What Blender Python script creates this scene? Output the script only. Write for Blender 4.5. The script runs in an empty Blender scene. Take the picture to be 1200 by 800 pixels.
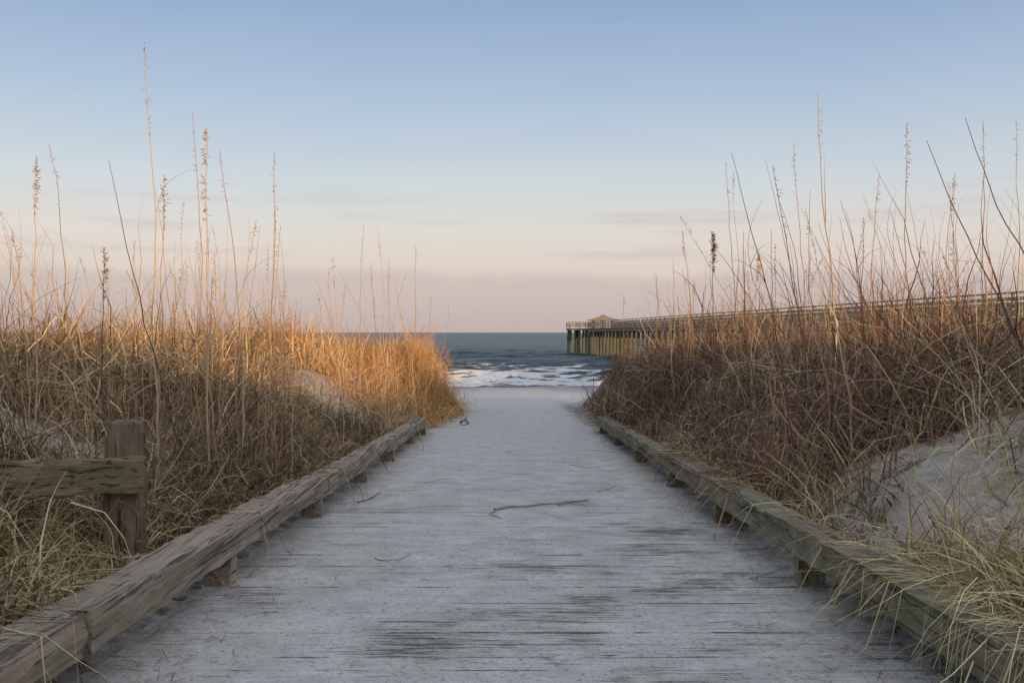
import bpy, bmesh, math, random
import numpy as np
from mathutils import Vector
random.seed(7); rng=np.random.default_rng(11)
sc=bpy.context.scene; COL=sc.collection
R=math.radians
CZ=0.9; F=1167.0; HY=389.0
SUN_A=R(33); SUN_E=R(6.5)
SX,SY=math.sin(SUN_A),-math.cos(SUN_A)

# ------------------------------------------------------------------ helpers
def tag(o,label=None,cat=None,group=None,kind=None):
    if label:o['label']=label
    if cat:o['category']=cat
    if group:o['group']=group
    if kind:o['kind']=kind
    return o
def empty(name,loc=(0,0,0)):
    o=bpy.data.objects.new(name,None); COL.objects.link(o); o.location=loc; o.empty_display_size=.2; return o
def link(name,me,mat,parent=None):
    o=bpy.data.objects.new(name,me); COL.objects.link(o)
    if mat: me.materials.append(mat)
    if parent:
        o.parent=parent; o.location=tuple(-Vector(parent.location))
    return o
def np_mesh(name,V,Q,C=None,smooth=False):
    me=bpy.data.meshes.new(name)
    V=np.asarray(V,dtype=np.float32).reshape(-1,3); Q=np.asarray(Q,dtype=np.int32)
    k=Q.shape[1]; nf=len(Q)
    me.vertices.add(len(V)); me.vertices.foreach_set('co',V.ravel())
    me.loops.add(nf*k); me.loops.foreach_set('vertex_index',Q.ravel())
    me.polygons.add(nf); me.polygons.foreach_set('loop_start',np.arange(nf,dtype=np.int32)*k)
    if C is not None:
        a=me.color_attributes.new('Col','FLOAT_COLOR','POINT')
        c=np.ones((len(V),4),dtype=np.float32); c[:,:3]=C; a.data.foreach_set('color',c.ravel())
    me.update(calc_edges=True); me.validate()
    if smooth: me.polygons.foreach_set('use_smooth',np.ones(nf,dtype=bool))
    return me
def hsh(ix,iy,s=0):
    n=np.sin(ix*127.1+iy*311.7+s*74.7)*43758.5453
    return n-np.floor(n)
def vnoise(x,y,s=0):
    x=np.asarray(x,float); y=np.asarray(y,float)
    ix=np.floor(x); iy=np.floor(y); fx=x-ix; fy=y-iy
    fx=fx*fx*(3-2*fx); fy=fy*fy*(3-2*fy)
    a=hsh(ix,iy,s); b=hsh(ix+1,iy,s); c=hsh(ix,iy+1,s); d=hsh(ix+1,iy+1,s)
    return (a*(1-fx)+b*fx)*(1-fy)+(c*(1-fx)+d*fx)*fy-.5
def ss(a,b,x):
    t=np.clip((np.asarray(x,float)-a)/(b-a),0,1); return t*t*(3-2*t)

# ------------------------------------------------------------------ terrain
def base(y):
    y=np.asarray(y,float)
    return np.where(y<15,-.037*np.maximum(y,-8),-.555-.0446*(y-15))
def H(x,y):
    x=np.asarray(x,float); y=np.asarray(y,float)
    b=base(y); ax=np.abs(x); right=x>0
    topL=CZ-.66+.09*ss(11,17,y)
    topR=CZ-.52-.22*ss(11,22,y)
    w=np.where(right,1.6-.75*ss(6,11,y),2.0-1.2*ss(12.5,17,y))
    u=ax-1.42+np.where(right,-.22,.20)*ss(14,19,y)
    s=ss(0,1,u/w)
    fall=1-ss(21,30,y)
    top=np.where(right,topR,topL)
    z=b+(top-b)*s*fall
    z=z+s*(vnoise(x*.55+3,y*.55,11)*.28+vnoise(x*1.1,y*1.1,1)*.28+vnoise(x*2.6,y*2.6,2)*.18)*np.clip(fall+.2,0,1)
    z=z+.29*np.exp(-((x-2.1)/.65)**2-((y-4.8)/1.1)**2)*ss(.0,.4,u)-.06*np.exp(-((x-3.0)/.7)**2-((y-4.9)/1.2)**2)
    z=z+.17*np.exp(-((x+2.45)/.6)**2-((y-13.4)/1.1)**2)*ss(.02,.6,u)
    mound=np.exp(-((x-2.2)/1.0)**2-((y-4.6)/1.4)**2)
    z=z+mound*(vnoise(x*5,y*5,41)*.06+vnoise(x*13,y*13,42)*.025)
    cover=ss(9.0,13.0,y+vnoise(x*1.3,y*.5,9)*2.4)
    inn=1-ss(1.2,1.42,ax)
    z=z+inn*(-.010+.030*cover)+(1-inn)*.03*(1-ss(1.6,2.2,ax))
    z=z+(vnoise(x*3,y*3,5)*.03+vnoise(x*8,y*8,6)*.02)*np.maximum(cover*.6,1-inn)
    z=z+ss(26,50,y)*(vnoise(x*.22,y*.09,51)*.30+vnoise(x*.7,y*.3,52)*.12)*(1-ss(80,100,y))
    z=z+ss(7,16,ax)*vnoise(x*.12,y*.12,4)*.8*fall*(1-ss(60,120,ax)*.5)
    q=x*SX+y*SY; tt=x*(-SY)+y*SX
    z=z+(2.66+.44*(1-ss(2.6,5.2,tt))+vnoise(tt*.25,q*.1,8)*.5+vnoise(tt*.8,q*.3,7)*.35)*np.exp(-((q-18)/6.0)**2)*(1-ss(55,80,np.abs(tt)))  # unseen ridge behind the camera, added and shaped to shade the foreground
    return z
def grid(name,xs,ys,zf,smooth=True):
    X,Y=np.meshgrid(xs,ys); Z=zf(X,Y)
    V=np.stack([X,Y,Z],-1).reshape(-1,3)
    nx,ny=len(xs),len(ys)
    i=np.arange(nx-1)[None,:]+np.arange(ny-1)[:,None]*nx
    Q=np.stack([i,i+1,i+1+nx,i+nx],-1).reshape(-1,4)
    return np_mesh(name,V,Q,None,smooth)
def at(px,py,Y): return Vector(((px-600)/F*Y,Y,CZ+(HY-py)/F*Y))
def walkpt(px,py,lift=.01):
    Y=CZ/((py-HY)/F-.037); return Vector(((px-600)/F*Y,Y,-.037*Y+lift))

# ------------------------------------------------------------------ materials
class NB:
    def __init__(s,name):
        s.m=bpy.data.materials.new(name); s.m.use_nodes=True
        s.nt=s.m.node_tree; s.nt.nodes.clear(); s.n=s.nt.nodes; s.l=s.nt.links
        s.out=s.n.new('ShaderNodeOutputMaterial')
    def node(s,t,**k):
        n=s.n.new(t)
        for a,v in k.items(): setattr(n,a,v)
        return n
    def setin(s,sock,v):
        if isinstance(v,bpy.types.NodeSocket): s.l.new(v,sock)
        else: sock.default_value=v
    def coord(s,scale=(1,1,1),rot=(0,0,0)):
        c=s.node('ShaderNodeTexCoord'); mp=s.node('ShaderNodeMapping')
        mp.inputs['Scale'].default_value=scale; mp.inputs['Rotation'].default_value=rot
        s.l.new(c.outputs['Object'],mp.inputs['Vector']); return mp.outputs[0]
    def noise(s,vec,scale,detail=6,rough=.6,dist=0):
        n=s.node('ShaderNodeTexNoise'); s.l.new(vec,n.inputs['Vector'])
        n.inputs['Scale'].default_value=scale; n.inputs['Detail'].default_value=detail
        n.inputs['Roughness'].default_value=rough; n.inputs['Distortion'].default_value=dist
        return n.outputs['Fac']
    def ramp(s,fac,stops):
        r=s.node('ShaderNodeValToRGB'); e=r.color_ramp.elements
        while len(e)<len(stops): e.new(.5)
        for el,(p,c) in zip(e,stops):
            el.position=p; el.color=(c,c,c,1) if not hasattr(c,'__len__') else (*c,1)
        s.l.new(fac,r.inputs[0]); return r.outputs['Color']
    def mix(s,f,a,b,mode='MIX'):
        m=s.node('ShaderNodeMix',data_type='RGBA',blend_type=mode)
        s.setin(m.inputs[0],f)
        for sock,v in ((m.inputs[6],a),(m.inputs[7],b)):
            if isinstance(v,bpy.types.NodeSocket): s.l.new(v,sock)
            else: sock.default_value=(*v,1)
        return m.outputs[2]
    def math(s,op,a,b=0,clamp=False):
        m=s.node('ShaderNodeMath',operation=op); m.use_clamp=clamp
        s.setin(m.inputs[0],a); s.setin(m.inputs[1],b); return m.outputs[0]
    def maprange(s,v,a,b,c,d):
        m=s.node('ShaderNodeMapRange'); s.l.new(v,m.inputs[0])
        for i,x in enumerate((a,b,c,d)): m.inputs[i+1].default_value=x
        return m.outputs[0]
    def bump(s,h,strength,dist,normal=None):
        b=s.node('ShaderNodeBump'); b.inputs['Strength'].default_value=strength; b.inputs['Distance'].default_value=dist
        s.l.new(h,b.inputs['Height'])
        if normal: s.l.new(normal,b.inputs['Normal'])
        return b.outputs[0]
    def princ(s,color,rough=.8,normal=None,spec=.3):
        p=s.node('ShaderNodeBsdfPrincipled')
        s.setin(p.inputs['Base Color'],color if isinstance(color,bpy.types.NodeSocket) else (*color,1))
        s.setin(p.inputs['Roughness'],rough); p.inputs['Specular IOR Level'].default_value=spec
        if normal: s.l.new(normal,p.inputs['Normal'])
        s.l.new(p.outputs[0],s.out.inputs[0]); return p

def wood(name,axis,c0,c1,c2,moss=0.0):
    b=NB(name)
    st=[14,14,14]; st[axis]=.7
    v=b.coord(tuple(st))
    g=b.noise(v,2.2,10,.68,.6)
    st2=[38,38,38]; st2[axis]=.7
    g2=b.noise(b.coord(tuple(st2)),1.6,5,.6,.4)
    st3=[9,9,9]; st3[axis]=.35
    g3=b.noise(b.coord(tuple(st3)),1.5,4,.55,.5)
    big=b.noise(b.coord(),2.3,5,.6)
    col=b.ramp(g,[(.28,c0),(.5,c1),(.74,c2)])
    crack=b.math('MULTIPLY',b.ramp(g2,[(.34,0.0),(.42,1.0)]),b.ramp(g3,[(.34,0.0),(.375,1.0)]))
    inv=b.math('SUBTRACT',1.0,crack)
    col=b.mix(b.math('MULTIPLY',inv,.85),col,tuple(x*.2 for x in c0))
    col=b.mix(b.ramp(big,[(.35,0.0),(.7,.5)]),col,tuple(x*.55 for x in c1))
    if moss>0:
        mo=b.noise(b.coord((1,1,1)),5,6,.65)
        col=b.mix(b.math('MULTIPLY',b.ramp(mo,[(.42,0.0),(.60,1.0)]),moss),col,(.085,.09,.035))
    h=b.math('ADD',b.math('MULTIPLY',g,.5),b.math('MULTIPLY',crack,.8))
    b.princ(col,.85,b.bump(h,.9,.014),.2)
    return b.m
M_railL=wood('weathered_timber_brown',1,(.15,.115,.085),(.29,.23,.175),(.44,.365,.29),.04)
M_railR=wood('weathered_timber_mossy',1,(.11,.088,.058),(.21,.175,.12),(.33,.28,.205),.45)
M_post=wood('weathered_post',2,(.075,.055,.037),(.17,.128,.085),(.26,.205,.145),.15)
M_fence=wood('weathered_fence_board',0,(.095,.072,.045),(.20,.16,.10),(.29,.24,.16),.25)
M_twig=wood('dry_twig',0,(.26,.215,.165),(.36,.305,.24),(.47,.41,.33))
M_pier=wood('pier_timber',1,(.15,.125,.085),(.26,.22,.155),(.37,.32,.235))
M_pile=wood('pier_piling',2,(.055,.065,.047),(.12,.135,.095),(.21,.225,.165),.3)
M_roof=wood('shingle_roof',0,(.17,.125,.09),(.29,.225,.165),(.40,.32,.24))

def sand_ground():
    b=NB('dune_sand')
    c=b.coord()
    n2=b.noise(c,9,8,.65); n3=b.noise(c,140,3,.6); mid=b.noise(c,6,8,.65); n4=b.noise(c,38,6,.7)
    sep=b.node('ShaderNodeSeparateXYZ'); b.l.new(c,sep.inputs[0])
    ax=b.math('ABSOLUTE',sep.outputs[0])
    onp=b.maprange(ax,1.2,1.6,1,0)
    sandp=b.ramp(mid,[(.3,(.405,.39,.365)),(.7,(.58,.565,.535))])
    sandd=b.ramp(n2,[(.3,(.36,.315,.265)),(.7,(.54,.49,.425))])
    sandd=b.mix(b.ramp(n4,[(.34,.65),(.43,0.0)]),sandd,(.17,.135,.10))
    farp=b.math('MAXIMUM',onp,b.maprange(sep.outputs[1],24,30,0,1))
    col=b.mix(farp,sandd,sandp)
    col=b.mix(b.ramp(n3,[(.38,.4),(.55,0.0)]),col,(.22,.20,.18))
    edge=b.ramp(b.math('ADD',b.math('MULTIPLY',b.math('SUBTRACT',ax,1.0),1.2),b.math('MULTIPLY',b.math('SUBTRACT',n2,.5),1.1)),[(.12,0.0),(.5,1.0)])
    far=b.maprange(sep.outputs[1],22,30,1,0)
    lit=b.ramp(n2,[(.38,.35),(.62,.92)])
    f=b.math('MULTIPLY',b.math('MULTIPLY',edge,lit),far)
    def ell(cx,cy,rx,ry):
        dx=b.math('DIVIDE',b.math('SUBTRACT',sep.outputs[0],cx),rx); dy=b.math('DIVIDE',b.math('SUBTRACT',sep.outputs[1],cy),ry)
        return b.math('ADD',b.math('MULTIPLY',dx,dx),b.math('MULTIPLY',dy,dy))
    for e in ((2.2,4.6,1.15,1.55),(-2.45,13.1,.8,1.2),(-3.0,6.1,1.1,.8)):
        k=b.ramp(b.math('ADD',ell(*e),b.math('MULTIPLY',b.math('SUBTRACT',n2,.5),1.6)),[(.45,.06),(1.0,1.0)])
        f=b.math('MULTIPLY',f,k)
    col=b.mix(f,col,(.065,.045,.03))  # ground litter under the grass, painted darker to deepen shade between clumps
    wet=b.math('ADD',b.maprange(sep.outputs[1],40,68,0,.9),b.math('MULTIPLY',b.math('SUBTRACT',b.noise(b.coord((.25,.08,1)),1,4,.6),.5),.7),True)
    wet=b.math('MULTIPLY',wet,b.maprange(sep.outputs[1],34,48,0,.75))
    col=b.mix(wet,col,(.16,.15,.145))
    h=b.math('ADD',b.math('ADD',b.math('MULTIPLY',n2,.8),b.math('MULTIPLY',n4,.35)),b.math('MULTIPLY',n3,.15))
    b.princ(col,.95,b.bump(h,.85,.05),.1); return b.m
M_sand=sand_ground()

def boards():
    b=NB('sandy_boards')
    c=b.coord()
    streak=b.noise(b.coord((2.0,46,1)),1.9,12,.78,.15)
    grain=b.noise(b.coord((2.6,150,4)),1.5,8,.72,.1)
    patch=b.noise(b.coord((1.1,1.6,1)),1.3,8,.68)
    gr=b.noise(c,170,3,.6); mid=b.noise(c,6,8,.65); foot=b.noise(c,3.2,3,.5); speck=b.noise(c,48,5,.7)
    brk=b.noise(b.coord((3,1.5,1)),1.6,5,.6)
    sep=b.node('ShaderNodeSeparateXYZ'); b.l.new(c,sep.inputs[0])
    near=b.maprange(sep.outputs[1],2.5,10,.010,-.045)
    side=b.maprange(sep.outputs[0],-1.2,1.3,-.012,.024)
    ph=b.math('FRACT',b.math('DIVIDE',b.math('ADD',sep.outputs[1],3.0),.142))
    edge=b.maprange(b.math('ABSOLUTE',b.math('SUBTRACT',ph,.5)),.44,.5,0,.11)
    edge=b.math('MULTIPLY',edge,b.ramp(brk,[(.40,0.0),(.58,1.0)]))
    s=b.math('ADD',b.math('MULTIPLY',streak,.42),b.math('MULTIPLY',patch,.38))
    s=b.math('ADD',s,b.math('MULTIPLY',grain,.32))
    s=b.math('ADD',b.math('ADD',b.math('ADD',s,edge),near),side)
    mask=b.ramp(s,[(.622,0.0),(.642,.92)])
    thin=b.ramp(s,[(.56,0.0),(.625,.25)])
    sand=b.ramp(mid,[(.3,(.40,.385,.36)),(.7,(.60,.585,.55))])
    sand=b.mix(b.ramp(foot,[(.40,.3),(.55,0.0)]),sand,(.34,.32,.295))
    sand=b.mix(thin,sand,(.25,.225,.205))
    sand=b.mix(b.ramp(speck,[(.36,.75),(.43,0.0)]),sand,(.15,.13,.115))
    sand=b.mix(b.ramp(gr,[(.38,.45),(.54,0.0)]),sand,(.24,.215,.195))
    wd=b.ramp(grain,[(.3,(.055,.046,.04)),(.7,(.18,.158,.135))])
    col=b.mix(mask,sand,wd)
    h=b.math('SUBTRACT',b.math('ADD',b.math('ADD',b.math('MULTIPLY',mid,.9),b.math('MULTIPLY',foot,.9)),b.math('MULTIPLY',gr,.13)),b.math('MULTIPLY',mask,.25))
    b.princ(col,.93,b.bump(h,.95,.040),.1); return b.m
M_boards=boards()

def sea():
    b=NB('sea_water')
    c=b.coord()
    n1=b.noise(b.coord((.11,.55,1)),1.0,9,.66,.3); n2=b.noise(b.coord((.5,1.6,1)),1.3,8,.65)
    n3=b.noise(b.coord((.045,.16,1)),1.0,7,.65); n4=b.noise(b.coord((.30,.42,1)),1.0,6,.62)
    sep=b.node('ShaderNodeSeparateXYZ'); b.l.new(c,sep.inputs[0])
    mr=b.maprange(sep.outputs[1],55,175,0,1)
    band=b.ramp(mr,[(.05,.20),(.09,.58),(.125,.30),(.155,.28),(.185,.78),(.225,.58),(.255,.08),(.40,.03),(.44,.60),(.475,.10),(.7,.08),(.73,.40),(.76,.03)])
    f=b.math('ADD',band,b.math('MULTIPLY',b.math('SUBTRACT',n1,.5),1.7))
    f=b.math('ADD',f,b.math('MULTIPLY',b.math('SUBTRACT',n2,.5),1.2))
    foam=b.ramp(f,[(.47,0.0),(.60,1.0)])
    col=b.mix(b.ramp(n3,[(.35,0.0),(.65,1.0)]),(.022,.052,.068),(.07,.122,.138))
    col=b.mix(b.ramp(n4,[(.42,.55),(.58,0.0)]),col,(.008,.022,.032))  # light and dark of the chop painted into the water colour
    col=b.mix(foam,col,(.84,.84,.84))
    rough=b.math('ADD',b.math('MULTIPLY',foam,.6),.32)
    h=b.math('ADD',b.math('ADD',n1,b.math('MULTIPLY',n2,.5)),b.math('ADD',n3,b.math('MULTIPLY',n4,1.2)))
    hh=b.math('MULTIPLY',h,b.math('SUBTRACT',1.0,b.math('MULTIPLY',foam,.5)))
    b.princ(col,rough,b.bump(hh,1.0,2.6),.22); return b.m
M_sea=sea()

def blade_mat(name,tr=.35):
    b=NB(name)
    a=b.node('ShaderNodeAttribute',attribute_name='Col')
    d=b.node('ShaderNodeBsdfDiffuse'); t=b.node('ShaderNodeBsdfTranslucent'); mx=b.node('ShaderNodeMixShader')
    b.l.new(a.outputs['Color'],d.inputs[0]); b.l.new(a.outputs['Color'],t.inputs[0])
    mx.inputs[0].default_value=tr
    b.l.new(d.outputs[0],mx.inputs[1]); b.l.new(t.outputs[0],mx.inputs[2]); b.l.new(mx.outputs[0],b.out.inputs[0])
    return b.m
M_grass=blade_mat('dry_grass',.07); M_stem=blade_mat('dry_stem',.06)

# ------------------------------------------------------------------ setting: ground, sea, boardwalk
def coords(parts):
    a=[]
    for lo,hi,st in parts: a+=list(np.arange(lo,hi,st))
    a.append(parts[-1][1]); return np.array(sorted(set(np.round(a,4))))
xs=coords([(-600,-120,60),(-120,-30,6),(-30,-8,.8),(-8,-3.5,.15),(-3.5,3.5,.06),(3.5,8,.15),(8,30,.8),(30,120,6),(120,600,60)])
ys=coords([(-300,-60,30),(-60,-6,1.2),(-6,1.5,.3),(1.5,14,.06),(14,34,.2),(34,110,1)])
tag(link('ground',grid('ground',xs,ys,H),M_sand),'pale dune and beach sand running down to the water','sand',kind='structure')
def seaz(x,y):
    z=-3.1+0*x
    fade=1-ss(150,420,y)
    z=z+fade*(.28*np.sin(y*.42+vnoise(x*.03,y*.02,3)*9)+.36*vnoise(x*.12,y*.45,5)+.34*vnoise(x*.5,y*.8,6))
    z=z+.8*np.exp(-((y-108-vnoise(x*.05,y*0,2)*8)/2.2)**2)+.6*np.exp(-((y-82-vnoise(x*.06,y*0,4)*4)/1.8)**2)+.6*np.exp(-((y-142-vnoise(x*.05,y*0,6)*9)/3)**2)
    return z-.35*(1-ss(62,74,y))
xs2=coords([(-9000,-1000,1000),(-1000,-120,80),(-120,-30,6),(-30,60,.8),(60,120,6),(120,1000,80),(1000,9000,1000)])
ys2=coords([(56,130,.5),(130,220,1),(220,440,5),(440,1200,60),(1200,9000,600)])
tag(link('sea',grid('sea',xs2,ys2,seaz),M_sea),'dark blue ocean with white surf breaking near the shore','sea',kind='structure')

bm=bmesh.new(); y=-3.0
while y<14.2:
    wd=.142; dz=random.uniform(-.001,.001); x0=-1.31+random.uniform(-.03,.03); x1=1.31+random.uniform(-.03,.03)
    g=bmesh.ops.create_cube(bm,size=1)
    for v in g['verts']:
        v.co=Vector(((x0+x1)/2+v.co.x*(x1-x0), y+wd/2+v.co.y*(wd-.002), 0))+Vector((0,0,v.co.z*.03-.015+dz))
        v.co.z+=-.037*v.co.y
    y+=wd
bmesh.ops.bevel(bm,geom=[e for e in bm.edges],offset=.0018,segments=1,affect='EDGES')
me=bpy.data.meshes.new('boardwalk'); bm.to_mesh(me); bm.free()
tag(link('boardwalk',me,M_boards),'sand covered plank boardwalk leading straight to the beach','boardwalk',kind='structure')

# ------------------------------------------------------------------ timbers
def timber(p0,p1,w,h,seed,n=24,r=.014,jit=.006,up=Vector((0,0,1))):
    rs=np.random.default_rng(seed)
    p0=Vector(p0); p1=Vector(p1); d=(p1-p0).normalized()
    side=d.cross(up).normalized(); u=side.cross(d).normalized()
    prof=[]
    for sx,sy in ((1,1),(-1,1),(-1,-1),(1,-1)):
        cx,cy=sx*(w/2-r),sy*(h/2-r); a0={(1,1):0,(-1,1):90,(-1,-1):180,(1,-1):270}[(sx,sy)]
        for k in range(3):
            a=R(a0+45*k); prof.append((cx+r*math.cos(a),cy+r*math.sin(a)))
        prof.append({(1,1):(0,h/2),(-1,1):(-w/2,0),(-1,-1):(0,-h/2),(1,-1):(w/2,0)}[(sx,sy)])
    m=len(prof); V=[]; off=rs.normal(0,jit*.55,m); wob=np.zeros(2)
    for i in range(n+1):
        off=off*.8+rs.normal(0,jit*.45,m)
        wob=wob*.9+rs.normal(0,.0012,2)
        c=p0.lerp(p1,i/n)+side*wob[0]+u*wob[1]
        for k,(a,b_) in enumerate(prof):
            s=1+off[k]/max(w,h)*2
            V.append(c+side*a*s+u*b_*s+d*(rs.normal(0,.004) if i in(0,n) else 0))
    bm=bmesh.new(); bv=[bm.verts.new(v) for v in V]
    for i in range(n):
        for k in range(m):
            bm.faces.new((bv[i*m+k],bv[i*m+(k+1)%m],bv[(i+1)*m+(k+1)%m],bv[(i+1)*m+k]))
    bm.faces.new(bv[:m][::-1]); bm.faces.new(bv[-m:])
    bmesh.ops.recalc_face_normals(bm,faces=bm.faces)
    me=bpy.data.meshes.new('timber'); bm.to_mesh(me); bm.free(); return me
def curb(sgn,inner,joints,blocks,mat,label,W=.145,HH=.118):
    t=empty('curb_rail',(sgn*(inner+W/2),joints[0],-.037*joints[0]))
    tag(t,label,'railing')
    for i in range(len(joints)-1):
        a,b=joints[i]+.007,joints[i+1]-.007
        dx=random.uniform(-.014,.014); dz=random.uniform(-.007,.007)
        X=sgn*(inner+W/2)+dx
        zc=.115+HH/2+dz
        link('rail_timber',timber((X,a,-.037*a+zc),(X+random.uniform(-.01,.01),b,-.037*b+zc),W,HH,10*i+int(sgn)+40,n=46,r=.013,jit=.008),mat,t)
    for k,yb in enumerate(blocks):
        X=sgn*(inner+W/2-.005)
        link('support_block',timber((X,yb-.04,-.037*yb+.045),(X,yb+.04,-.037*yb+.045),.115,.15,99+k,n=4,r=.006),mat,t)
    return t
curb(-1,1.15,[-1.2,2.72,6.25,9.9,13.7],[.6,2.35,4.15,6.05,7.9,9.75,11.8,13.3],M_railL,'long weathered grey brown timber curb along the left edge of the boardwalk')
curb(1,1.18,[-.4,3.1,6.7,10.3,14.0],[.7,2.4,4.15,5.85,7.6,9.6,11.6,13.5],M_railR,'long mossy greenish timber curb along the right edge of the boardwalk')

Yp=4.2; pb=at(147,655,Yp); zb=float(H(pb.x,Yp))-.1; zt=CZ+(HY-494)/F*Yp
t=empty('wooden_fence',(pb.x,Yp,zb)); tag(t,'short weathered wooden fence post with one broad rail beside the left curb','fence')
link('fence_post',timber((pb.x,Yp,zb),(pb.x-.004,Yp,zt),.132,.13,5,n=16,r=.02,jit=.009,up=Vector((0,1,0))),M_post,t)
a=at(169,554,Yp-.09); b=at(-230,575,Yp-.36)
link('fence_rail',timber(b,a,.05,.136,6,n=26,r=.012,jit=.008),M_fence,t)

# ------------------------------------------------------------------ driftwood and twigs
def tube_verts(pts,radii,ns=6):
    V=[];Q=[]
    pts=[Vector(p) for p in pts]; n=len(pts)
    for i,p in enumerate(pts):
        d=(pts[min(i+1,n-1)]-pts[max(i-1,0)]).normalized()
        ref=Vector((0,0,1)) if abs(d.z)<.9 else Vector((1,0,0))
        s=d.cross(ref).normalized(); u=s.cross(d)
        for k in range(ns):
            an=2*math.pi*k/ns; V.append(p+(s*math.cos(an)+u*math.sin(an))*radii[i])
    for i in range(n-1):
        for k in range(ns):
            Q.append((i*ns+k,i*ns+(k+1)%ns,(i+1)*ns+(k+1)%ns,(i+1)*ns+k))
    return V,Q
def twig(name,pix,r,label,cat,spurs=(),mat=M_twig):
    V=[];Q=[]
    def add(pl,r0,r1):
        ps=[walkpt(x,y_,r0+.003) for (x,y_) in pl]
        fine=[]
        for i in range(len(ps)-1):
            for k in range(4): fine.append(ps[i].lerp(ps[i+1],k/4)+Vector((random.gauss(0,.004),random.gauss(0,.006),random.gauss(0,.001))))
        fine.append(ps[-1]); n=len(fine)
        v,q=tube_verts(fine,[r0+(r1-r0)*i/(n-1)+random.uniform(-.12,.12)*r0 for i in range(n)])
        o=len(V); V.extend(v); Q.extend([tuple(j+o for j in f) for f in q])
    add(pix,r,r*.55)
    for s_ in spurs: add(s_,r*.6,r*.3)
    o=link(name,np_mesh(name,[tuple(v) for v in V],Q,None,True),mat); tag(o,label,cat); return o
twig('driftwood_stick',[(580,598),(600,596),(632,594),(660,591),(690,587)],.0082,'longest pale crooked stick lying across the middle of the boardwalk','stick',[[(583,599),(574,603),(586,608)],[(655,592),(680,588)]])
twig('twig',[(558,524),(575,527),(592,529),(612,529)],.0045,'dark curved twig on the path farther off than the crooked stick','twig',[[(592,529),(600,533)]],M_post)
twig('twig',[(438,656),(455,659),(470,656),(480,650)],.0022,'thin curled twig on the boardwalk near the left curb','twig',(),M_post)
twig('twig',[(500,566),(514,563),(528,561)],.0024,'short straight twig left of the crooked stick','twig')
twig('twig',[(700,577),(712,574),(722,570)],.0024,'short bent twig right of the crooked stick','twig')
twig('twig',[(418,590),(432,586),(446,577)],.004,'brown twig beside the left curb support','twig',(),M_post)
twig('twig',[(880,680),(905,672),(925,664)],.0026,'thin twig by the right curb in the foreground','twig')
twig('twig',[(668,545),(690,549),(705,548)],.003,'slim twig on the sand near the right curb, far along the path','twig')
twig('seaweed_clump',[(540,496),(545,492),(549,497),(543,500),(539,497)],.014,'small dark clump lying where the path meets the beach','seaweed',[[(545,492),(547,489)]],M_post)

# ------------------------------------------------------------------ grass
def blades(B,az,th0,ka,L,W,C,K=5,tw=0.5,sidez=.25,rail=True,kink=0.0):
    N=len(B); t=np.linspace(0,1,K+1)
    th=th0[:,None]+ka[:,None]*(t[None,:-1]+.5/K); ds=(L/K)[:,None]
    z0=np.zeros((N,1))
    azz=az[:,None]+rng.normal(0,tw,N)[:,None]*t[None,:-1]
    if kink:
        th=th+np.cumsum(rng.normal(0,kink,(N,K)),1); azz=azz+np.cumsum(rng.normal(0,kink,(N,K)),1)
    sx=np.concatenate([z0,np.cumsum(np.sin(th)*ds*np.cos(azz),1)],1)
    sy=np.concatenate([z0,np.cumsum(np.sin(th)*ds*np.sin(azz),1)],1)
    sz=np.concatenate([z0,np.cumsum(np.cos(th)*ds,1)],1)
    P=np.stack([B[:,0,None]+sx,B[:,1,None]+sy,B[:,2,None]+sz],-1)
    g=np.maximum(H(P[...,0],P[...,1]),np.where(np.abs(P[...,0])<1.3,base(P[...,1]),-99))+.008
    if rail:
        onrail=(np.abs(np.abs(P[...,0])-1.25)<.11)&(P[...,1]<14)
        g=np.where(onrail,np.maximum(g,-.037*P[...,1]+.245),g)
    P[:,1:,2]=np.maximum(P[:,1:,2],g[:,1:])
    ph=az+rng.uniform(-1.2,1.2,N)
    S=np.stack([-np.sin(ph),np.cos(ph),rng.normal(0,sidez,N)],-1)
    prof=np.clip(1-t**1.7,.12,1)*.5
    off=S[:,None,:]*(W[:,None]*prof[None,:])[...,None]
    V=np.stack([P-off,P+off],2).reshape(-1,3)
    idx=(np.arange(N)*(K+1)*2)[:,None]+np.arange(K)[None,:]*2
    Q=np.stack([idx,idx+1,idx+3,idx+2],-1).reshape(-1,4)
    return V,Q,np.repeat(C,(K+1)*2,0)
def merge(parts):
    V=[];Q=[];C=[];o=0
    for v,q,c in parts: V.append(v);Q.append(q+o);C.append(c);o+=len(v)
    return np.concatenate(V),np.concatenate(Q),np.concatenate(C)
def bare(x,y):
    n=vnoise(x*3,y*3,21)*1.4
    k=np.zeros_like(x)
    for cx,cy,rx,ry in ((2.2,4.6,.9,1.25),(-2.45,13.1,.6,1.0),(-3.0,6.2,1.05,.7)):
        e=((x-cx)/rx)**2+((y-cy)/ry)**2+n
        k=np.maximum(k,1-ss(.55,1.15,e))
    return k
def lowzone(x,y):
    f=np.where(x>0,.86,.92)
    f=np.where((x<-1.4)&(y<4.4),.54,f)
    f=np.where((np.abs(x+1.63)<.3)&(y>3.2)&(y<4.25),.22,f)
    f=np.where((x<-1.4)&(y>=4.4)&(y<6.0),np.where(x<-2.1,.5,.72),f)
    f=np.where((x>1.4)&(y<4.4),np.where(x>1.7,.28,.58),f)
    f=np.where((x<-1.4)&(x>-2.8)&(y>8.6)&(y<12.6),.62,f)
    return f
def palette(pal,n,j=.25):
    pal=np.array(pal); c=pal[rng.integers(0,len(pal),n)]
    return np.clip(c*rng.uniform(1-j,1+j,(n,1)),0,1)
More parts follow.
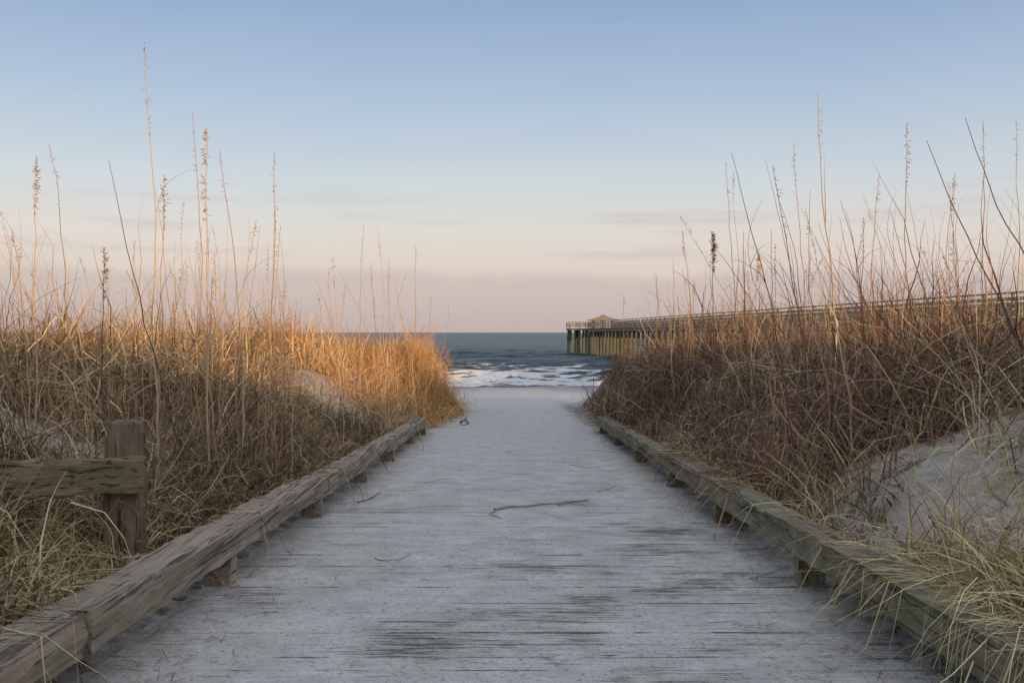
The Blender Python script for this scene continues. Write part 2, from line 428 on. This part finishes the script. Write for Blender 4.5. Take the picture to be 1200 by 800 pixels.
def clumps(side,n,ylo,yhi,pw,umin=0.02,xmax=None):
    y=ylo+(yhi-ylo)*rng.random(n)**pw
    mx=.53*y+1.2-1.45
    if xmax is not None: mx=np.minimum(mx,xmax)
    u=umin+np.maximum(mx,.35)*rng.random(n)**1.1
    x=side*(1.45+(-.18 if side<0 else .24)*ss(14,19,y)+u)
    k=rng.random(n)>bare(x,y)*.95
    return x[k],y[k]
def mat_grass(side,nc,per,pal,ylo=2.0,yhi=25,pw=1.25,Lr=(.45,.95),wid=.0052,spread=.085,th=(.45,.65),ka=(1.2,4.0),umin=.04,xmax=None,K=5,nearL=.66,kink=.36,lift=0.0,hv=(.45,1.4)):
    cx,cy=clumps(side,nc,ylo,yhi,pw,umin,xmax)
    hum=vnoise(cx*1.15,cy*.8,31)+.5            # hummocks: tall and short stands, dark and pale ones
    tone=vnoise(cx*.9+7,cy*.7,33)+.5
    n=len(cx); ci=np.repeat(np.arange(n),per); N=len(ci)
    x=cx[ci]+rng.normal(0,spread,N); y=cy[ci]+rng.normal(0,spread,N)
    x=np.where((np.abs(x)<1.44)&(y<14),side*(1.44+rng.random(N)*.15),x)
    caz=rng.uniform(0,2*np.pi,n)
    az=caz[ci]+rng.normal(0,.7,N)
    L=rng.uniform(Lr[0],Lr[1],N)*((rng.uniform(hv[0],hv[1],n)*(.5+1.0*hum))[ci])
    u=np.abs(x)-1.45
    lz=lowzone(x,y)
    L*=(nearL+(1-nearL)*ss(0,.8,u))*lz
    th0=np.abs(rng.normal(th[0],th[1],N)); k=rng.uniform(ka[0],ka[1],N)
    W=wid*rng.uniform(.45,1.5,N)*(1+.04*y)
    C=palette(pal,n,.4)[ci]*rng.uniform(.45,1.45,(N,1))
    C=(.65*C+.35*palette(pal,N))*(.45+.95*tone)[ci][:,None]
    B=np.stack([x,y,H(x,y)-.02+lift*rng.random(N)*lz*(.4+1.1*hum[ci])*(nearL+(1-nearL)*ss(0,.8,u))],-1)
    return blades(B,az,th0,k,L,W,C,K=K,kink=kink)
BR=[(.20,.124,.076),(.30,.205,.123),(.105,.066,.045),(.41,.30,.19),(.23,.136,.084)]
RD=[(.175,.10,.075),(.25,.155,.108),(.092,.058,.046),(.34,.235,.155),(.21,.12,.088)]
PALE=[(.52,.43,.245),(.45,.385,.195),(.60,.50,.31),(.38,.34,.16),(.52,.41,.23)]
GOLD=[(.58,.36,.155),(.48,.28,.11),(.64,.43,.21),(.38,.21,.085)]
p=[mat_grass(-1,1000,46,BR,yhi=15.5,pw=1.1,wid=.0070,Lr=(.5,1.05)),
   mat_grass(-1,560,13,PALE[:3]+BR[3:4],ylo=2.5,yhi=15,pw=1.0,Lr=(.55,1.1),wid=.0078,K=6),
   mat_grass(-1,860,13,BR+PALE[:1],ylo=2.6,yhi=15,pw=1.0,Lr=(.4,.95),th=(1.25,.35),ka=(-.3,1.0),wid=.0072,K=6,lift=.42,spread=.16),
   mat_grass(-1,210,6,BR[3:]+PALE[:3],ylo=3.4,yhi=14,pw=1.0,Lr=(.75,1.25),th=(.1,.3),ka=(1.6,3.6),wid=.0075,K=9,umin=.2,kink=.14,hv=(.8,1.2))]
o=link('dune_grass',np_mesh('dune_grass',*merge(p)),M_grass)
tag(o,'matted brown dead grass covering the shaded left dune','grass',kind='stuff')
p=[mat_grass(1,1100,48,RD,ylo=2.2,yhi=24,pw=1.15,nearL=.84,wid=.0070,Lr=(.5,1.0)),
   mat_grass(1,520,12,PALE[:3]+RD[3:4]+BR[:2],ylo=2.6,yhi=20,pw=1.1,Lr=(.55,1.1),wid=.0078,K=6,nearL=.8),
   mat_grass(1,950,13,RD+PALE[:1],ylo=2.8,yhi=20,pw=1.0,Lr=(.4,1.0),th=(1.25,.35),ka=(-.3,1.0),wid=.0072,K=6,lift=.42,spread=.16,nearL=.8),
   mat_grass(1,260,6,RD[3:]+PALE[:3]+RD[2:3],ylo=3.6,yhi=16,pw=1.0,Lr=(.75,1.25),th=(.1,.3),ka=(1.6,3.6),wid=.0075,K=9,umin=.15,kink=.14,hv=(.8,1.2))]
o=link('dune_grass',np_mesh('dune_grass',*merge(p)),M_grass)
tag(o,'dark reddish brown tangle of dead grass covering the right dune','grass',kind='stuff')
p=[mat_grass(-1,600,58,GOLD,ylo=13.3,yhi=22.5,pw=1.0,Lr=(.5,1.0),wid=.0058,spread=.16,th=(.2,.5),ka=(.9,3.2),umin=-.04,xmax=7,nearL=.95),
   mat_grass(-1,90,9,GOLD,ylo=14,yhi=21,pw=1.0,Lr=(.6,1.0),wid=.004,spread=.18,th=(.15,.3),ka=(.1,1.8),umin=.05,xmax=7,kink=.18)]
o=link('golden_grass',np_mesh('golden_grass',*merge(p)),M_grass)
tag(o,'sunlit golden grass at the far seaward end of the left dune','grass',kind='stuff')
def pale(side,tufts,lab,extra=None):
    parts=[]
    for (x,y,n,Lm,az) in tufts:
        N=n; bx=x+rng.normal(0,.05,N); by=y+rng.normal(0,.06,N)
        bx=np.where(np.abs(bx)<1.42,side*1.44,bx)
        B=np.stack([bx,by,H(bx,by)-.02],-1)
        a=rng.normal(az,.9,N); L=rng.uniform(.5,1.15,N)*Lm*np.sqrt(lowzone(bx,by))
        parts.append(blades(B,a,np.abs(rng.normal(.3,.3,N)),rng.uniform(1.0,3.1,N),L,rng.uniform(.004,.009,N),palette(PALE,N)*rng.uniform(.65,1.15),K=8,tw=.7,kink=.12))
    if extra: parts.append(extra)
    o=link('beach_grass',np_mesh('beach_grass',*merge(parts)),M_grass); tag(o,lab,'grass',kind='stuff')
tl=[(-1.52-rng.random()*.95,2.2+rng.random()*2.1,32,rng.uniform(.6,1.05),rng.uniform(-2.5,1.2)) for _ in range(92)]
tl+=[(-1.7-rng.random()*4.0,4.6+rng.random()*6,14,rng.uniform(.5,.95),rng.uniform(0,6.3)) for _ in range(34)]
pale(-1,tl,'long arching straw yellow grass blades around the fence post on the left')
tr=[(1.47+rng.random()*.22,2.0+rng.random()*1.5,22,rng.uniform(.75,1.2),rng.normal(3.4,.9)) for _ in range(56)]
tr+=[(1.5+rng.random()*.2,3.4+rng.random()*5,13,rng.uniform(.5,.95),rng.normal(3.2,.9)) for _ in range(32)]
tr+=[(1.6+rng.random()*1.2,3.8+rng.random()*2.0,8,rng.uniform(.5,1.0),rng.normal(3.6,1.0)) for _ in range(18)]
tr+=[(2.2+rng.random()*3.0,5.8+rng.random()*4,18,rng.uniform(.55,1.0),rng.uniform(0,6.3)) for _ in range(36)]
N=460; bx=1.55+rng.random(N)*1.4; by=3.4+rng.random(N)*2.6
ex=blades(np.stack([bx,by,H(bx,by)+.01],-1),rng.normal(3.4,1.2,N),rng.normal(1.4,.2,N),rng.uniform(0,.6,N),rng.uniform(.08,.55,N),rng.uniform(.0025,.0055,N),palette(BR+PALE[:2],N),K=6,tw=.7,kink=.2)
pale(1,tr,'long drooping straw yellow grass blades hanging over the right curb and sand bank',ex)
N=7000; sd=np.where(rng.random(N)<.5,-1,1.); yy=2+rng.random(N)**1.2*18
xx=sd*(1.34-np.abs(rng.normal(0,.20,N))+.10*(yy>14))
m=900; xx[:m]=rng.uniform(-1.1,1.1,m); yy[:m]=2.6+rng.random(m)*10
B=np.stack([xx,yy,np.maximum(H(xx,yy),base(yy))+.006],-1)
LL=rng.uniform(.03,.18,N); LL[:m]=rng.uniform(.015,.09,m)
WW=rng.uniform(.002,.0045,N); WW[:m]=rng.uniform(.002,.0045,m)
v=blades(B,rng.uniform(0,6.3,N),np.full(N,1.5),rng.uniform(-.1,.1,N),LL,WW,palette(BR+PALE[:1],N),K=3,sidez=.1,rail=False)
o=link('straw_litter',np_mesh('straw_litter',*v),M_grass); tag(o,'loose dry straw scattered along both curbs and over the boardwalk','straw',kind='stuff')

# ------------------------------------------------------------------ sea oats, each a plant of its own
def sea_oat(top,basepx,Y,label,group=None,bend=0.0,head=1,leaves=1,dark=0,r=.0048,dY=0):
    if dark and head<1: r=.0042
    bx=(basepx-600)/F*Y; zb=float(H(bx,Y))-.03
    tp=at(top[0],top[1],Y+dY); bp=Vector((bx,Y,zb)); h=(tp-bp).length
    c=Vector((bp.x+(tp.x-bp.x)*(.5-bend)-bend*.16*h*random.choice((0,1)),Y+dY*.4+random.gauss(0,.03),zb+(tp.z-zb)*.64))
    n=14; pts=[]; dr=Vector((0,0,0))
    for i in range(n+1):
        s=i/n; p=bp*(1-s)**2+c*2*s*(1-s)+tp*s*s
        dr=dr*.85+Vector((random.gauss(0,.0050*h),random.gauss(0,.0050*h),0))
        pts.append(p+dr*(1-s)*2*min(1,s*4))
    t=empty('sea_oat',bp); tag(t,label,'sea oat',group)
    colr=[(.40,.28,.17),(.33,.22,.14),(.48,.36,.22)][random.randrange(3)] if not dark else (.12,.085,.065)
    V,Q=tube_verts(pts,[r*(1.2-.9*i/n) for i in range(n+1)],5)
    link('stem',np_mesh('stem',[tuple(v) for v in V],Q,np.tile(colr,(len(V),1)),True),M_stem,t)
    if head:
        V=[];Q=[]; m=int(14+36*head); side=random.uniform(0,6.28); s0=random.uniform(.68,.84)
        for j in range(m):
            s=s0+(1-s0)*random.random(); i=min(int(s*n),n-1); p=pts[i].lerp(pts[i+1],s*n-i)
            a=random.gauss(side,1.0); f=math.sin(math.pi*min(1,max(.08,(s-s0)/(1-s0))))**.5
            L=random.uniform(.018,.055)*f*(.7+.3*head); wd=random.uniform(.0012,.0026)*(1+.35*head)
            d=Vector((math.cos(a)*.55,math.sin(a)*.55,random.uniform(-.4,.9))).normalized()
            sd=d.cross(Vector((.3,.2,1))).normalized()
            for sv in (sd,d.cross(sd).normalized()):
                o=len(V); V+=[p,p+d*L*.6+sv*wd,p+d*L,p+d*L*.6-sv*wd]; Q.append((o,o+1,o+2,o+3))
        # the thin axis that carries the spikelets
        i0=int(s0*n); ax_=[pts[k] for k in range(i0,n+1)]
        v2,q2=tube_verts(ax_,[max(.0012,r*.35)]*len(ax_),3); o=len(V); V+=v2; Q+=[tuple(j+o for j in f_) for f_ in q2]
        hc=(.40,.29,.17) if not dark else (.15,.10,.065)
        link('seed_head',np_mesh('seed_head',[tuple(v) for v in V],Q,np.tile(hc,(len(V),1))),M_stem,t)
    for j in range(leaves):
        s=random.uniform(.15,.65); i=int(s*n); p=pts[i]
        B=np.array([[p.x,p.y,p.z]]); az=np.array([random.choice([0,math.pi])+random.gauss(0,.7)])
        v,q,c2=blades(B,az,np.array([random.uniform(.1,.5)]),np.array([random.uniform(.4,3.0)]),np.array([random.uniform(.2,.5)*min(h,1.4)]),np.array([.0065]),np.array([colr]),K=9,tw=.3,kink=.14)
        link('leaf',np_mesh('leaf',v,q,c2),M_stem,t)
sea_oat((170,50),186,5.6,'tallest sea oat on the left dune, its thin tip highest in the sky',bend=-.35,head=.5,leaves=3)
sea_oat((128,188),232,5.2,'dark bare stalk leaning far left across the tallest sea oat on the left dune',bend=-.12,head=0,leaves=1,dark=1)
sea_oat((43,182),40,6.4,'upright sea oat with a bushy seed head near the left edge of the picture',head=1.6,leaves=1)
sea_oat((58,170),88,6.8,'slender sea oat bending left just inside the bushy one at the left edge',bend=-.2,head=.4)
sea_oat((243,150),246,6.0,'stout upright sea oat with a long ragged head, second tallest on the left dune',head=1.8,leaves=3,r=.006)
sea_oat((226,132),262,6.3,'thin sea oat curving left behind the stout ragged one',bend=-.3,head=.3)
sea_oat((258,175),277,6.6,'thin sea oat immediately right of the stout ragged one',bend=-.2,head=.3)
sea_oat((322,180),311,7.0,'straight sea oat standing alone right of the tall group on the left dune',head=.6)
sea_oat((193,205),184,5.9,'shorter stalk standing in line with the tallest sea oat',head=1.2,leaves=3)
sea_oat((122,290),127,6.2,'short stalk with a dark compact seed head, left of the tallest sea oat',head=1.5,dark=1)
sea_oat((301,258),278,6.6,'sea oat leaning right between the tall group and the straight lone one',bend=.15,head=.4)
sea_oat((14,270),32,6.0,'short sea oat at the extreme left edge of the picture',bend=-.2,head=.8)
sea_oat((-10,362),66,4.9,'low dark stalk slanting up to the left edge, above the fence rail',head=0,dark=1,leaves=0)
sea_oat((390,300),402,10,'leftmost sea oat of the cluster above the golden grass',head=.6)
sea_oat((426,263),421,11,'second sea oat from the left above the golden grass',head=.6)
sea_oat((443,266),447,12,'middle sea oat above the golden grass with a curved tip',bend=-.2,head=.6)
sea_oat((456,303),450,12,'shorter sea oat just right of the middle one above the golden grass',head=.7)
sea_oat((487,288),485,14,'rightmost tall sea oat above the golden grass, nearest the sea view',head=.8)
sea_oat((506,345),497,16,'small stalk at the seaward tip of the left dune',bend=.1,head=.8)
sea_oat((958,110),1002,5.8,'tallest sea oat on the right dune, hooked to the left at its tip',bend=-.55,head=.2,leaves=3,r=.0056,dark=0)
sea_oat((857,180),952,5.4,'dark stalk arching far left toward the middle of the sky on the right dune',bend=-.38,head=0,dark=1,leaves=1)
sea_oat((905,194),985,5.7,'dark stalk leaning left just inside the tallest sea oat on the right dune',bend=-.3,head=.2,dark=1)
sea_oat((1085,165),1262,4.3,'long dark stalk slanting left across the right edge of the picture',bend=-.16,head=0,dark=1,leaves=1)
sea_oat((1130,138),1300,4.6,'upper slanting dark stalk cut off by the right edge of the picture',bend=-.3,head=0,dark=1,leaves=1)
sea_oat((1062,143),1062,6.2,'straight upright sea oat between the tallest and the slanting stalks on the right dune',head=.8)
sea_oat((1151,140),1150,6.6,'upright sea oat crossing behind the slanting dark stalks at right',head=.4)
sea_oat((1030,205),1018,7,'sea oat right of the tallest, leaning slightly right',bend=.1,head=.4)
sea_oat((930,168),946,7.4,'pale thin sea oat left of the tallest on the right dune',head=.3)
sea_oat((800,270),812,11,'sea oat with a fluffy head standing over the pier, left of the dark seed head',head=1)
sea_oat((834,272),840,9,'short sea oat with a thick dark drooping seed head over the pier',head=3,dark=1)
sea_oat((850,190),862,8.5,'slim straight sea oat just right of the dark drooping seed head',head=.3)
sea_oat((769,325),775,13,'small stalk rising in front of the pier railing',head=.7)
sea_oat((731,345),733,16,'lowest stalk nearest the pier gazebo',head=.7)
sea_oat((888,298),884,8.4,'short stalk with a brown head below the arching dark stalk',head=1.5)
sea_oat((1012,255),1010,7.2,'medium stalk at the foot of the tallest sea oat on the right dune',head=.6)
sea_oat((1190,140),1195,7,'last upright sea oat at the extreme right edge of the picture',bend=-.1,head=.4)
sea_oat((1118,205),1105,7.4,'feathery sea oat just left of the upright crossed one at right',head=1.0)
for i in range(80):
    Y=random.uniform(6.2,11); px=min(345,max(2,random.gauss(random.choice([25,75,125,185,245,245,280,315]),17)))
    if i>60: Y=random.uniform(10,16); px=random.gauss(random.choice([400,425,450,485]),12)
    py=390-(random.uniform(30,190)*random.uniform(.5,1) if px<345 else random.uniform(20,95))
    sea_oat((px+random.gauss(-10,32),py),px,Y,'thin sea oat stalk in the crowded thicket on the left dune','thin sea oats crowding the left dune',bend=random.gauss(0,.5),head=random.choice([0,0,0,.2,.4,.6]),leaves=random.choice([0,0,1]),r=.0022+.00015*Y)
for i in range(104):
    Y=random.uniform(6.2,11); px=min(1198,max(850,random.gauss(random.choice([880,900,930,960,985,1015,1060,1070,1110,1150,1185]),13)))
    if i>80: Y=random.uniform(10,17); px=random.gauss(random.choice([770,800,840,862]),13)
    py=362-(random.uniform(10,190)*random.uniform(.4,1) if px>872 else random.uniform(5,75))
    dk=int(px>872 and random.random()<.4)
    sea_oat((px+random.gauss(-26-18*dk,40) if px>872 else px+random.gauss(0,8),py),px,Y,'dark bare stalk in the crowded thicket on the right dune' if dk else 'thin sea oat stalk in the crowded thicket on the right dune','dark bare stalks crowding the right dune' if dk else 'thin sea oats crowding the right dune',bend=random.gauss(-.15-.2*dk,.5),head=0 if dk else random.choice([0,0,0,.2,.4,.6]),leaves=random.choice([0,0,1,1]),r=.0022+.00015*Y,dark=dk)

# ------------------------------------------------------------------ pier
def boxmesh(items):
    bm=bmesh.new()
    for (c,s,rz) in items:
        g=bmesh.ops.create_cube(bm,size=1); ca,sa=math.cos(rz),math.sin(rz)
        for v in g['verts']:
            x,y,z=v.co.x*s[0],v.co.y*s[1],v.co.z*s[2]
            v.co=Vector((c[0]+x*ca-y*sa,c[1]+x*sa+y*ca,c[2]+z))
    me=bpy.data.meshes.new('boxes'); bm.to_mesh(me); bm.free(); return me
DZ=CZ+.68
E=Vector((15.4,174,0)); Nn=Vector((25.4,34,0)); dv=(Nn-E); PL=dv.length; dv.normalize(); rz=math.atan2(dv.y,dv.x)-math.pi/2
nv=Vector((-dv.y,dv.x,0)); PWid=4.6
pier=empty('pier',(E.x,E.y,-3.1)); tag(pier,'long wooden fishing pier on pilings reaching out over the sea at right','pier')
mid=(E+Nn)/2
link('deck',boxmesh([((mid.x,mid.y,DZ-.06),(PWid,PL,.12),rz)]),M_pier,pier)
for k in (-2.1,-.7,.7,2.1):
    link('stringer',boxmesh([((mid.x+nv.x*k,mid.y+nv.y*k,DZ-.32),(.2,PL,.39),rz)]),M_pier,pier)
for sgn in (-1,1):
    it=[]
    for zz,th in ((1.08,.08),(.8,.17),(.5,.17),(.22,.17)):
        it.append(((mid.x+nv.x*sgn*2.22,mid.y+nv.y*sgn*2.22,DZ+zz),(.16 if zz>1 else .05,PL,th),rz))
    k=0.
    while k<PL:
        p=E+dv*k+nv*sgn*2.22; it.append(((p.x,p.y,DZ+.53),(.12,.12,1.06),rz)); k+=2.4
    link('railing',boxmesh(it),M_pier,pier)
HX0,HX1,HY0,HY1=10.0,20.6,174.3,184.
link('head_deck',boxmesh([(((HX0+HX1)/2,(HY0+HY1)/2,DZ-.18),(HX1-HX0,HY1-HY0,.36),0)]),M_pier,pier)
it=[]
for zz,th in ((1.08,.08),(.75,.16),(.4,.16)):
    it+= [(((HX0+E.x-2.4)/2,HY0+.1,DZ+zz),(E.x-2.4-HX0,.1,th),0),(((HX1+E.x+2.4)/2,HY0+.1,DZ+zz),(HX1-E.x-2.4,.1,th),0),(((HX0+HX1)/2,HY1-.1,DZ+zz),(HX1-HX0-.3,.1,th),0),((HX0+.1,(HY0+HY1)/2,DZ+zz),(.1,HY1-HY0-.4,th),0),((HX1-.1,(HY0+HY1)/2,DZ+zz),(.1,HY1-HY0-.4,th),0)]
for i in range(7):
    x=HX0+.1+(HX1-HX0-.2)*i/6
    for y_ in (HY0+.1,HY1-.1):
        if abs(x-E.x)>2.0 or y_>180: it.append(((x,y_,DZ+.55),(.16,.16,1.1),.01))
link('head_railing',boxmesh(it),M_pier,pier)
def pile(x,y,ztop,r):
    zb=min(float(H(x,y)),-3.1)-1.2
    n=7; pts=[(x+random.gauss(0,.02),y+random.gauss(0,.02),zb+(ztop-zb)*i/n) for i in range(n+1)]
    V,Q=tube_verts(pts,[r*(1.08-.12*i/n)*random.uniform(.94,1.06) for i in range(n+1)],10)
    link('piling',np_mesh('piling',[tuple(v) for v in V],Q,None,True),M_pile,pier)
for cnt,yr in ((15,HY0+.5),(9,(HY0+HY1)/2),(7,HY1-.5)):
    for i in range(cnt): pile(HX0+.35+(HX1-HX0-.7)*i/(cnt-1)+random.uniform(-.1,.1)*(0<i<cnt-1),yr,DZ-.36,.2*random.uniform(.85,1.15))
k=3.
while k<PL:
    for s_ in (-1.9,1.9):
        p=E+dv*k+nv*s_; pile(p.x,p.y,DZ-.7,.2)
    p=E+dv*k
    link('cap_beam',boxmesh([((p.x,p.y,DZ-.62),(PWid-.1,.32,.2),rz)]),M_pier,pier); k+=3.1 if k<62 else 6.2
gc=(16.4,179.); gz=empty('gazebo',(gc[0],gc[1],DZ)); tag(gz,'small open gazebo with a hipped roof standing on the seaward end of the pier','gazebo')
for sx in (-1.7,0,1.7):
    for sy in (-1.7,1.7):
        link('post',boxmesh([((gc[0]+sx,gc[1]+sy,DZ+.74),(.22,.22,1.48),0)]),M_pier,gz)
bm=bmesh.new()
def ringv(h,z): return [bm.verts.new((gc[0]+a*h,gc[1]+b_*h,z)) for a,b_ in ((-1,-1),(1,-1),(1,1),(-1,1))]
rings=[ringv(2.6,DZ+1.38),ringv(2.65,DZ+1.5),ringv(.7,DZ+2.1)]
for a_,b_ in zip(rings,rings[1:]):
    for k in range(4): bm.faces.new((a_[k],a_[(k+1)%4],b_[(k+1)%4],b_[k]))
bm.faces.new(rings[0][::-1]); bm.faces.new(rings[-1])
me=bpy.data.meshes.new('roof'); bm.to_mesh(me); bm.free(); link('roof',me,M_roof,gz)
bm=bmesh.new(); r0=ringv(.45,DZ+2.08); r1=ringv(.45,DZ+2.18); r2=ringv(.65,DZ+2.2); ap=bm.verts.new((gc[0],gc[1],DZ+2.5))
for a_,b_ in ((r0,r1),(r1,r2)):
    for k in range(4): bm.faces.new((a_[k],a_[(k+1)%4],b_[(k+1)%4],b_[k]))
for k in range(4): bm.faces.new((r2[k],r2[(k+1)%4],ap))
me=bpy.data.meshes.new('cupola'); bm.to_mesh(me); bm.free(); link('cupola',me,M_roof,gz)

# ------------------------------------------------------------------ world, sun, camera
w=bpy.data.worlds.new('World'); sc.world=w; w.use_nodes=True; nt=w.node_tree; nt.nodes.clear(); L=nt.links
def nd(t,**k):
    n=nt.nodes.new(t)
    for a,v in k.items(): setattr(n,a,v)
    return n
out=nd('ShaderNodeOutputWorld'); bg=nd('ShaderNodeBackground'); L.new(bg.outputs[0],out.inputs[0])
tc=nd('ShaderNodeTexCoord'); sep=nd('ShaderNodeSeparateXYZ'); L.new(tc.outputs['Generated'],sep.inputs[0])
def s2l(c): return tuple(((v/255)/12.92 if v/255<.04045 else ((v/255+.055)/1.055)**2.4) for v in c)
m0=nd('ShaderNodeMapping'); m0.inputs['Scale'].default_value=(3.5,3.5,6); L.new(tc.outputs['Generated'],m0.inputs[0])
n0=nd('ShaderNodeTexNoise'); n0.inputs['Scale'].default_value=1.5; n0.inputs['Detail'].default_value=5; L.new(m0.outputs[0],n0.inputs['Vector'])
o0=nd('ShaderNodeMath',operation='MULTIPLY_ADD'); L.new(n0.outputs['Fac'],o0.inputs[0]); o0.inputs[1].default_value=.034; o0.inputs[2].default_value=-.017
ze=nd('ShaderNodeMath',operation='ADD'); L.new(sep.outputs[2],ze.inputs[0]); L.new(o0.outputs[0],ze.inputs[1])
rp=nd('ShaderNodeValToRGB'); L.new(ze.outputs[0],rp.inputs[0])
stops=[(0.0,s2l((186,172,173))),(.052,s2l((194,179,179))),(.063,s2l((211,196,190))),(.095,s2l((214,205,200))),(.14,s2l((199,205,210))),(.22,s2l((170,187,208))),(.31,s2l((140,163,197))),(.5,(.42,.54,.74)),(1.0,(.66,.75,.86))]
e=rp.color_ramp.elements
while len(e)<len(stops): e.new(.5)
for el,(p_,c) in zip(e,stops): el.position=p_; el.color=(*c,1)
mp=nd('ShaderNodeMapping'); mp.inputs['Scale'].default_value=(3.2,3.2,34); mp.inputs['Location'].default_value=(.7,0,0); L.new(tc.outputs['Generated'],mp.inputs[0])
nz=nd('ShaderNodeTexNoise'); nz.inputs['Scale'].default_value=1.8; nz.inputs['Detail'].default_value=7; L.new(mp.outputs[0],nz.inputs['Vector'])
cr=nd('ShaderNodeValToRGB'); cr.color_ramp.elements[0].position=.52; cr.color_ramp.elements[1].position=.72; L.new(nz.outputs['Fac'],cr.inputs[0])
cb=nd('ShaderNodeValToRGB'); L.new(sep.outputs[2],cb.inputs[0]); ce=cb.color_ramp.elements
while len(ce)<4: ce.new(.5)
for el,(p_,v) in zip(ce,[(0,.2),(.07,.6),(.12,.6),(.15,0)]): el.position=p_; el.color=(v,v,v,1)
mu=nd('ShaderNodeMath',operation='MULTIPLY'); L.new(cr.outputs[0],mu.inputs[0]); L.new(cb.outputs[0],mu.inputs[1])
mc=nd('ShaderNodeMix',data_type='RGBA'); L.new(mu.outputs[0],mc.inputs[0]); L.new(rp.outputs[0],mc.inputs[6]); mc.inputs[7].default_value=(*s2l((191,175,178)),1)
dt=nd('ShaderNodeVectorMath',operation='DOT_PRODUCT'); L.new(tc.outputs['Generated'],dt.inputs[0]); dt.inputs[1].default_value=(SX*math.cos(SUN_E),SY*math.cos(SUN_E),math.sin(SUN_E))
mr=nd('ShaderNodeMapRange'); L.new(dt.outputs['Value'],mr.inputs[0]); mr.inputs[1].default_value=-.1; mr.inputs[2].default_value=1; mr.inputs[3].default_value=0; mr.inputs[4].default_value=.8
ad=nd('ShaderNodeMix',data_type='RGBA',blend_type='ADD'); L.new(mr.outputs[0],ad.inputs[0]); L.new(mc.outputs[2],ad.inputs[6]); ad.inputs[7].default_value=(.75,.62,.52,1)
sky=nd('ShaderNodeTexSky',sky_type='NISHITA'); sky.sun_disc=False; sky.sun_elevation=SUN_E; sky.sun_rotation=math.pi-SUN_A
a2=nd('ShaderNodeMix',data_type='RGBA',blend_type='ADD'); a2.inputs[0].default_value=.02; L.new(ad.outputs[2],a2.inputs[6]); L.new(sky.outputs[0],a2.inputs[7])
L.new(a2.outputs[2],bg.inputs[0]); bg.inputs[1].default_value=1.0
sl=bpy.data.lights.new('sun','SUN'); sl.energy=4.8; sl.angle=R(.6); sl.color=(1,.60,.29)
so=bpy.data.objects.new('sun',sl); COL.objects.link(so); so.rotation_euler=(math.pi/2-SUN_E,0,SUN_A); so.location=(20,-30,20)
cam=bpy.data.cameras.new('camera'); cam.lens=35; cam.sensor_width=36; cam.clip_end=20000; cam.clip_start=.05
co=bpy.data.objects.new('camera',cam); COL.objects.link(co); co.location=(0,0,CZ); co.rotation_euler=(math.pi/2-math.atan(11/F),0,0)
sc.camera=co
vs=sc.view_settings; vs.view_transform='Standard'; vs.look='None'; vs.exposure=0
